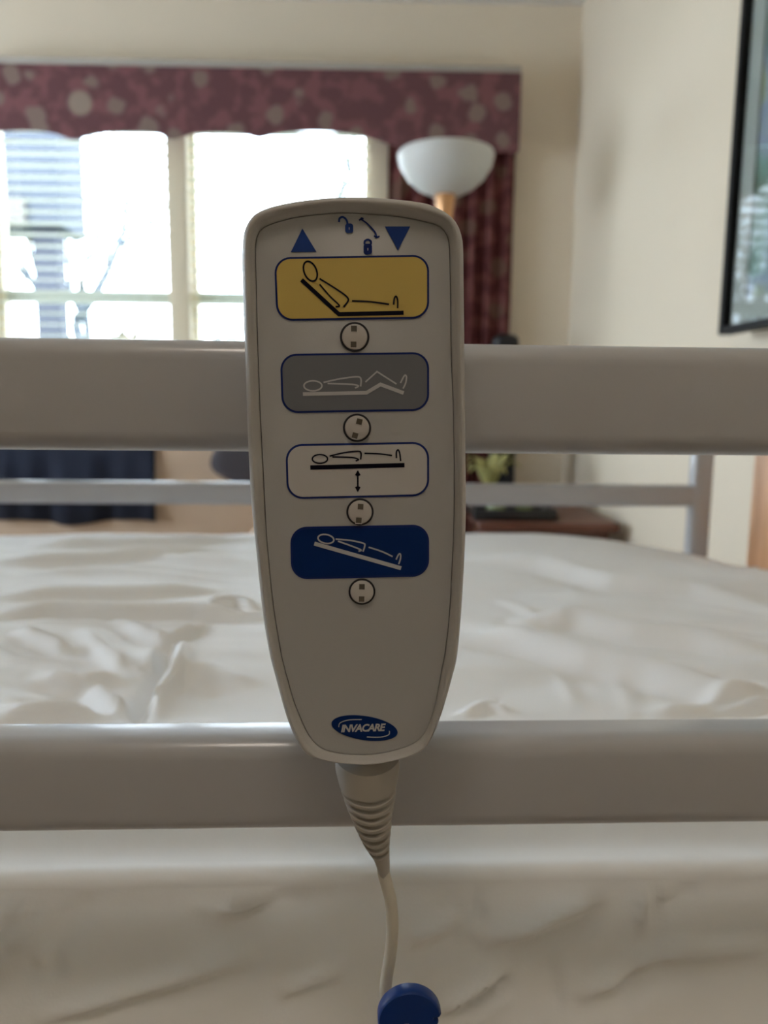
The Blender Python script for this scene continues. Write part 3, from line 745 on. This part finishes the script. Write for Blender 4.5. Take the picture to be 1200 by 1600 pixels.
def rquad(tl, tr, br, bl, r_, n_=8):
    C = [Vector(q) for q in (tl, tr, br, bl)]; out = []
    for i in range(4):
        c = C[i]; p = (C[i - 1] - c).normalized() * r_; q = (C[(i + 1) % 4] - c).normalized() * r_
        for k in range(n_ + 1):
            a = R(90 * k / n_); out.append(tuple(c + p * (1 - math.sin(a)) + q * (1 - math.cos(a))))
    return out
y1 = pz - .00022; y2 = pz - .00040; y3 = pz - .00055
def key(tl, tr, br, bl, fill, ink, strokes, rad=26, label=None):
    q = rquad(tl, tr, br, bl, rad)
    bm = bmesh.new(); flat(bm, [hp(*s) for s in q], y1, .0002)
    k = finish('keypad_button', bm, M_blue, hand)
    c = Vector(((tl[0] + tr[0] + br[0] + bl[0]) / 4, (tl[1] + tr[1] + br[1] + bl[1]) / 4)); ins = 3.3
    q2 = rquad((tl[0] + ins, tl[1] + ins), (tr[0] - ins, tr[1] + ins), (br[0] - ins, br[1] - ins), (bl[0] + ins, bl[1] - ins), rad - ins)
    bm = bmesh.new(); flat(bm, [hp(*s) for s in q2], y2, .00015)
    finish('button_face', bm, fill, k)
    bm = bmesh.new()
    for pts, w, closed, sm in strokes: stroke(bm, pts, w * PXM, y3, closed, sm)
    finish('pictogram', bm, ink, k)
    if label: k['label'] = label
    return k
def zz(fn, pts): return [fn(*p) for p in pts]
key((426.5, 399), (672, 395), (672, 496), (430.5, 500), M_yellow, M_black, [
    (zz(Z1, ell((392, 415), 52, 31, 68)), 2.6, True, 0),
    (zz(Z1, [(348, 458), (535, 630), (858, 622)]), 6.4, False, 0),
    (zz(Z1, [(438, 452), (500, 490), (560, 530), (581, 552), (578, 568), (558, 593)]), 2.5, False, 4),
    (zz(Z1, [(438, 480), (490, 540), (530, 578), (536, 590), (518, 592)]), 2.5, False, 4),
    (zz(Z1, [(600, 563), (690, 567), (785, 580)]), 2.5, False, 4), (zz(Z1, [(808, 582), (811, 552), (820, 540), (828, 560), (828, 600)]), 2.5, False, 4)], label='yellow button with a raised backrest pictogram')
key((436, 552), (672, 549), (672, 642), (439, 646), M_grey, M_lightink, [
    (zz(Z2, ell((405, 229), 45, 25, 0)), 2.4, True, 0),
    (zz(Z2, [(355, 270), (672, 264), (742, 222), (858, 265)]), 5.6, False, 0),
    (zz(Z2, [(458, 212), (540, 194), (625, 184), (645, 196), (643, 232)]), 2.4, False, 4), (zz(Z2, [(478, 217), (600, 222), (632, 230), (615, 240)]), 2.4, False, 4),
    (zz(Z2, [(667, 210), (725, 158), (822, 220)]), 2.4, False, 0), (zz(Z2, [(842, 215), (862, 178), (872, 184), (868, 215), (855, 243)]), 2.4, False, 4)], label='grey button with a raised knees pictogram')
key((444.5, 695), (672, 691), (672, 777), (447, 782), M_white, M_black, [
    (zz(Z2, ell((440, 594), 38, 22, 0)), 2.4, True, 0), (zz(Z2, [(392, 637), (862, 625)]), 7.0, False, 0),
    (zz(Z2, [(488, 580), (560, 563), (630, 556), (645, 566), (643, 597)]), 2.4, False, 4), (zz(Z2, [(502, 584), (600, 587), (632, 597), (618, 604)]), 2.4, False, 4),
    (zz(Z2, [(662, 566), (740, 569), (800, 577)]), 2.4, False, 4), (zz(Z2, [(822, 590), (822, 560), (830, 549), (838, 565), (843, 605)]), 2.4, False, 4),
    (zz(Z2, [(629, 665), (629, 745)]), 2.6, False, 0), (zz(Z2, [(620, 677), (629, 661), (638, 677)]), 3.6, False, 0), (zz(Z2, [(620, 733), (629, 749), (638, 733)]), 3.6, False, 0)], label='white button with a whole bed up-and-down pictogram')
key((452, 826), (672, 822), (672, 904), (454, 909), M_deep, M_lightink, [
    (zz(Z3, ell((470, 267), 40, 22, 10)), 2.4, True, 0), (zz(Z3, [(412, 290), (845, 413)]), 6.4, False, 0),
    (zz(Z3, [(518, 268), (590, 274), (655, 288), (664, 300), (655, 330)]), 2.4, False, 4), (zz(Z3, [(530, 278), (600, 303), (645, 322), (632, 328)]), 2.4, False, 4),
    (zz(Z3, [(683, 308), (750, 330), (803, 355)]), 2.4, False, 4), (zz(Z3, [(820, 370), (833, 344), (842, 344), (842, 365), (833, 393)]), 2.4, False, 4)], label='dark blue button with a tilted bed pictogram')
# lock-out knobs
for (cx, cy), r_, sq, ang in (((554.3, 525.3), 23.3, [(553, 512.5), (552.4, 537.5)], 0), ((558, 669), 22.3, [(561.5, 659), (554.7, 681)], 14), ((562.7, 802), 21.6, [(563.4, 793), (560.6, 814.5)], 3), ((565.8, 928), 21.2, [(565.6, 919), (565.2, 938.5)], 0)):
    c = hp(cx, cy); c.y = pz; e = hp(cx + r_, cy); rad = (e - c).x
    Mk = Matrix.Translation(c) @ Matrix.Rotation(R(90), 4, 'X')        # local z points at the viewer
    k = lathe('lock_knob', [(rad * .86, -.0012), (rad * .86, .0006), (rad * .83, .00105), (rad * .74, .00125), (rad * .3, .00135), (.0002, .00136)], M_knob, hand, Mk, seg=48)
    lathe('knob_gap', [(rad * .84, .00015), (rad, .00015), (rad, .00035), (rad * .84, .00035)], M_knobring, k, seg=48, closed=True)
    for (qx, qy) in sq:
        q = hp(qx, qy) - hp(cx, cy); a = R(ang); hs_ = .00088
        Mq = Matrix.Translation((q.x, q.z, 0)) @ Matrix.Rotation(-a, 4, 'Z')
        bm = bmesh.new(); add_box(bm, (-hs_, -hs_, .0009), (hs_, hs_, .00146)); s = finish('socket', bm, M_socket, k, Mq)
        bm = bmesh.new(); o_ = hs_; i_ = hs_
        add_box(bm, (-hs_ - .00022, -hs_ - .0003, .0009), (hs_ + .00022, -hs_, .00150), .00008, 2); add_box(bm, (hs_, -hs_, .0009), (hs_ + .00025, hs_, .00150), .00008, 2)
        finish('socket_lip', bm, M_knob, k, Mq)
# triangles, padlocks, arrow
for pts in ([(352, 200), (294, 318), (422, 316)], [(765, 190), (891, 190), (830, 310)]):
    bm = bmesh.new(); flat(bm, [hp(*Z1(*p)) for p in pts], y1, .0002); finish('arrow_triangle', bm, M_triblue, hand)
def padlock(c, w, h, shackle):
    bm = bmesh.new(); x, y = c
    q = rquad(Z1(x - w, y - h), Z1(x + w, y - h), Z1(x + w, y + h), Z1(x - w, y + h), 4.5, 5); flat(bm, [hp(*s) for s in q], y1, .0002)
    stroke(bm, zz(Z1, shackle), 3.0 * PXM, y1 - .00001, False, 5)
    o = finish('padlock_symbol', bm, M_blue if c[0] > 600 else M_triblue, hand)
    bm = bmesh.new(); stroke(bm, zz(Z1, [(x, y - h * .15), (x, y + h * .3)]), 1.1 * PXM, y2); finish('keyhole', bm, M_lightink, o)
padlock((586, 199), 20, 24, [(535, 168), (538, 150), (552, 143), (566, 150), (575, 164), (577, 180)])
padlock((679, 303), 21, 27, [(663, 280), (664, 264), (679, 256), (694, 264), (695, 280)])
bm = bmesh.new()
stroke(bm, zz(Z1, [(643, 153), (672, 172), (700, 200), (717, 222), (724, 242)]), 2.3 * PXM, y1, False, 5)
for pts in ([(636, 160), (648, 148), (658, 152)], [(710, 236), (724, 246), (738, 238)]): stroke(bm, zz(Z1, pts), 2.3 * PXM, y1)
finish('turn_arrow_symbol', bm, M_blue, hand)
# badge
badge_c = (637, 352)
bm = bmesh.new(); flat(bm, [hp(*Z4(*p)) for p in ell(badge_c, 198, 71, 8.5, 60)], y1, .0002); badge = finish('badge', bm, M_deep, hand); badge['label'] = 'blue oval maker badge with white italic capitals'
bm = bmesh.new()
stroke(bm, zz(Z4, [(484, 345), (490, 322), (520, 308), (560, 301), (620, 300)]), 1.3 * PXM, y2, False, 5)
stroke(bm, zz(Z4, [(784, 368), (782, 388), (755, 400), (715, 405), (650, 403)]), 1.5 * PXM, y2, False, 5)
finish('swoosh', bm, M_lightink, badge)
cu = bpy.data.curves.new('lettering_curve', 'FONT'); cu.body = 'INVACARE'; cu.size = 1.0; cu.offset = .035; cu.shear = .22; cu.space_character = .88; cu.resolution_u = 3; cu.extrude = .0
tmp = bpy.data.objects.new('tmp', cu); COL.objects.link(tmp); bpy.context.view_layer.update()
me = bpy.data.meshes.new_from_object(tmp.evaluated_get(bpy.context.evaluated_depsgraph_get())); bpy.data.objects.remove(tmp)
xs = [v.co.x for v in me.vertices]; ys = [v.co.y for v in me.vertices]; x0_, x1_, y0_, y1_ = min(xs), max(xs), min(ys), max(ys)
for v in me.vertices:
    u = (v.co.x - x0_) / (x1_ - x0_); t = (v.co.y - y0_) / (y1_ - y0_)
    zx, zy = 497 + 266 * u, (376 - 8 * u) - (46) * t
    v.co = hp(*Z4(zx, zy)); v.co.y = y2 - .00003
link('lettering', me, M_lightink, badge)

# strain relief: flattened, tapering, ribbed
def relief():
    st = [(574, 1190, 48, 1.0), (574, 1204, 49, 1.0), (575, 1228, 44.5, .98), (577, 1250, 40, .98), (580, 1277, 33, .97), (584, 1300, 27, .96), (588.5, 1322, 20.5, .95), (595, 1342, 13.5, .95), (598.5, 1358, 10.4, 1.0), (599.2, 1364, 9.6, 1.0)]
    C = spline([Vector((hp(x, y, .0115).x, w, hp(x, y, .0115).z)) for x, y, w, _ in st], 26)
    bm = bmesh.new(); rings = []; seg = 48
    z_top = C[0].z; z_a = hp(575, 1231, .0115).z; z_b = hp(592, 1336, .0115).z
    for p in C:
        rx = p.y * PXM * 1.13; ry = max(min(rx, .0026 + rx * .60), .0019)
        t = (p.z - z_a) / (z_b - z_a)
        g = 0.0
        if 0 < t < 1:
            ph = (t * 8) % 1.0
            g = min(1, 1.5 * math.sin(math.pi * ph / .62)) if ph < .62 else 0
        r_ = []
        for k in range(seg):
            a = 2 * math.pi * k / seg; ca, sa = math.cos(a), math.sin(a)
            k_ = 1 - (.0021 / ry) * g * abs(sa)
            r_.append(bm.verts.new((p.x + rx * ca * (1 - .02 * g), .0115 + ry * sa * k_, p.z - .0008 * (1 - ca * ca) + .0012 * ca * ca)))
        rings.append(r_)
    for a, b_ in zip(rings, rings[1:]):
        for k in range(seg): bm.faces.new((a[k], a[(k + 1) % seg], b_[(k + 1) % seg], b_[k]))
    bm.faces.new(rings[0][::-1]); bm.faces.new(rings[-1])
    return finish('strain_relief', bm, M_relief, hand, smooth=True)
relief()
cy_ = .0115
cp = [hp(598.5, 1352, cy_), hp(600, 1366, cy_), hp(605, 1385, cy_), hp(610.5, 1408, cy_), hp(613, 1440, cy_), hp(612.5, 1465, cy_), hp(609.5, 1495, cy_), hp(604, 1528, cy_), hp(603, 1556, cy_ - .001), hp(610, 1590, cy_ - .0015), hp(620, 1640, cy_ - .0015), hp(622, 1720, cy_)]
low = cp[-1]
cp += [low + Vector((.003, .001, -.06)), low + Vector((.0, .0, -.16)), Vector((low.x - .01, .012, .34 - HO.z)), Vector((low.x - .03, .03, .20 - HO.z)), Vector((low.x - .06, .10, .12 - HO.z)), Vector((low.x - .08, .22, .16 - HO.z)), Vector((low.x - .08, .34, .36 - HO.z)), Vector((low.x - .08, .40, .47 - HO.z))]
tube('cord', spline(cp, 10), .0022, M_cord, hand, seg=20)
tag(hand, 'beige bed control handset with four pictogram buttons hung on the near rail', 'handset')

# blue cord clip: thick round disc with a slot and two teeth
CC = hp(639.5, 1586.5, .0); cr = .0111; cth = .0054
clip = empty('cord_clip'); clip.matrix_world = BED @ Matrix.Translation(HO + Vector((CC.x, 0, CC.z)))
def clip_outline():
    P = []
    # angles measured from +x anticlockwise; a slot at bottom centre, teeth at the lower right
    def arc(a0, a1, n_, r_=cr):
        for k in range(n_ + 1):
            a = R(a0 + (a1 - a0) * k / n_); P.append(Vector((r_ * math.cos(a), r_ * math.sin(a))))
    arc(18, 236, 44)
    P.extend(Vector(q) for q in ((-.0044, -.0095), (-.0034, -.0045), (-.0028, -.0014), (-.0020, -.0007), (-.0004, -.0007), (.0006, -.0018), (.0022, -.0036), (.0040, -.0056),
        (.0066, -.0058), (.0074, -.0030), (.0078, -.0014), (.0098, -.0014), (.0101, -.0006), (.0098, 0), (.0084, .0002), (.0080, .0009), (.0085, .0017), (.0106, .0018), (.0109, .0025), (.0105, .0031)))
    return P
bm = bmesh.new(); co = clip_outline(); y0c = -.003
layers = []
for y, s in ((y0c + .0006, .955), (y0c, .97), (y0c, .97)): pass
def scaled(s): return [p * s for p in co]
for y, s in ((y0c, .955), (y0c + .0005, .99), (y0c + .0012, 1.0), (y0c + cth - .0006, 1.0), (y0c + cth, .96)):
    layers.append([bm.verts.new((p.x * s, y, p.y * s)) for p in co])
n = len(co)
for a, b_ in zip(layers, layers[1:]):
    for k in range(n): bm.faces.new((a[k], a[(k + 1) % n], b_[(k + 1) % n], b_[k]))
bm.faces.new(layers[0][::-1]); bm.faces.new(layers[-1])
finish('clip_body', bm, M_clip, clip, smooth=True, sharp=45)
bm = bmesh.new(); add_box(bm, (-.0092, y0c + cth - .0003, -.0046), (-.0078, y0c + cth + .0085, -.0015), .0006); add_box(bm, (-.0092, y0c + cth + .0080, -.0046), (-.0048, y0c + cth + .0105, -.0015), .0006)
finish('cord_hook', bm, M_clip, clip, smooth=True, sharp=45)
tag(clip, 'round blue plastic clip fastened on the handset cord', 'cord clip')

# ================================================================== OUTSIDE
M_lawn = new_mat('lawn', (.12, .15, .06), .95, var=.3, vscale=2)
struct(box('ground', (-25, YB + .3, -.4), (25, 40, -.3), M_lawn))
M_porch = new_mat('porch_paint', (.055, .065, .085), .8, var=.1, vscale=4)
M_post = new_mat('porch_post_paint', (.035, .04, .055), .8)
M_siding = new_mat('beige_siding', (.12, .11, .10), .8, var=.1, vscale=5)
PY = 5.6
a = at_y(93, 330, PY)
porch = empty('porch', (a.x, PY, -.3))
zb_ = at_y(60, 352, PY).z; hL = zb_ + .3
box('roof', (-5.5, 0.0, hL + .0), (0, .5, hL + 1.9), M_porch, porch, bevel=.01)
pc = at_y(62, 420, PY); pwid = .085
box('post', (pc.x - a.x - pwid, .1, 0), (pc.x - a.x + pwid, .1 + 2 * pwid, hL), M_post, porch, bevel=.01)
bx_ = at_y(42, 335, PY)
box('beam', (-5.0, -.06, hL - .01), (bx_.x - a.x, 0, hL + .17), M_siding, porch, bevel=.005)
box('deck', (-5.4, -.2, 0), (-.1, .6, .15), M_siding, porch, bevel=.01)
tag(porch, 'neighbouring porch with a grey post seen through the left blind', 'porch')
M_bark = new_mat('pale_bark', (.07, .085, .10), .9, var=.2, vscale=10)
M_fol = new_mat('yellow_foliage', (.11, .085, .04), .8, var=.3, vscale=3)
M_fol2 = new_mat('grey_green_foliage', (.06, .075, .07), .8, var=.3, vscale=3)
def tree(x, y, h, seed, mat, label, dens=260, spread=.9, z0=-.3, nb=6):
    rn = random.Random(seed); root = empty('tree', (x, y, z0)); bm = bmesh.new(); tips = []
    def grow(p, d, l, r_, lev):
        pts = [p]; rr = [r_]; q = p.copy(); dd = d.copy()
        for k in range(4):
            dd = (dd + Vector((rn.uniform(-.16, .16), rn.uniform(-.16, .16), rn.uniform(0, .1)))).normalized(); q = q + dd * l / 4
            pts.append(q.copy()); rr.append(r_ * (1 - .12 * (k + 1)))
        add_tube(bm, pts, rr, 7)
        if lev == 0: tips.append(q); return
        for k in range(3 if lev < 3 else 4):
            nd = (dd + Vector((rn.uniform(-1, 1), rn.uniform(-1, 1), rn.uniform(-.1, .6))) * .75).normalized()
            grow(pts[2 + (k % 3)], nd, l * .68, r_ * .55, lev - 1)
    grow(Vector((0, 0, 0)), Vector((0, 0, 1)), h * .42, h * .022, 3)
    finish('trunk', bm, M_bark, root, smooth=True)
    bm = bmesh.new()
    for t in tips:
        for k in range(max(1, dens // len(tips))):
            c = t + Vector((rn.gauss(0, 1), rn.gauss(0, 1), rn.gauss(0, .8))) * .16 * spread
            s = rn.uniform(.02, .05); u = Vector((rn.gauss(0, 1), rn.gauss(0, 1), rn.gauss(0, 1))).normalized(); w = u.orthogonal().normalized()
            bm.faces.new([bm.verts.new(c + u * s), bm.verts.new(c + w * s * .5), bm.verts.new(c - u * s), bm.verts.new(c - w * s * .5)])
    f = finish('foliage', bm, mat, root); f['kind'] = 'stuff'
    tag(root, label, 'tree')
def Xat(px, Y): return at_y(px, 500, Y).x
tree(Xat(165, 9.5), 9.5, 5.2, 4, M_fol, 'bare-branched tree with yellowish leaves seen through the left window', 500)
tree(Xat(470, 14.5), 14.5, 7.0, 11, M_fol2, 'tall grey-green tree seen through the right window', 700)
def shrub(x, y, r_, seed, mat, label):
    rn = random.Random(seed); root = empty('shrub', (x, y, -.3)); bm = bmesh.new()
    for k in range(900):
        u = Vector((rn.gauss(0, 1), rn.gauss(0, 1), rn.gauss(0, 1))).normalized(); c = Vector((0, 0, r_)) + Vector((u.x * .48, u.y * .48, u.z * 1.0)) * r_ * rn.uniform(.7, 1.0)
        s = rn.uniform(.04, .09); a_ = Vector((rn.gauss(0, 1), rn.gauss(0, 1), rn.gauss(0, 1))).normalized(); w = a_.orthogonal().normalized()
        bm.faces.new([bm.verts.new(c + a_ * s), bm.verts.new(c + w * s * .6), bm.verts.new(c - a_ * s), bm.verts.new(c - w * s * .6)])
    f = finish('foliage', bm, mat, root); f['kind'] = 'stuff'
    tube('stem', [(0, 0, 0), (0, 0, r_)], .03, M_bark, root, 8)
    tag(root, label, 'shrub', 'shrubs beyond the window')
shrub(Xat(182, 7.4), 7.4, .98, 1, M_fol, 'yellowish shrub below the bare tree in the left window')
shrub(Xat(360, 7.4), 7.4, .94, 2, M_fol2, 'grey-green shrub low in the right window')
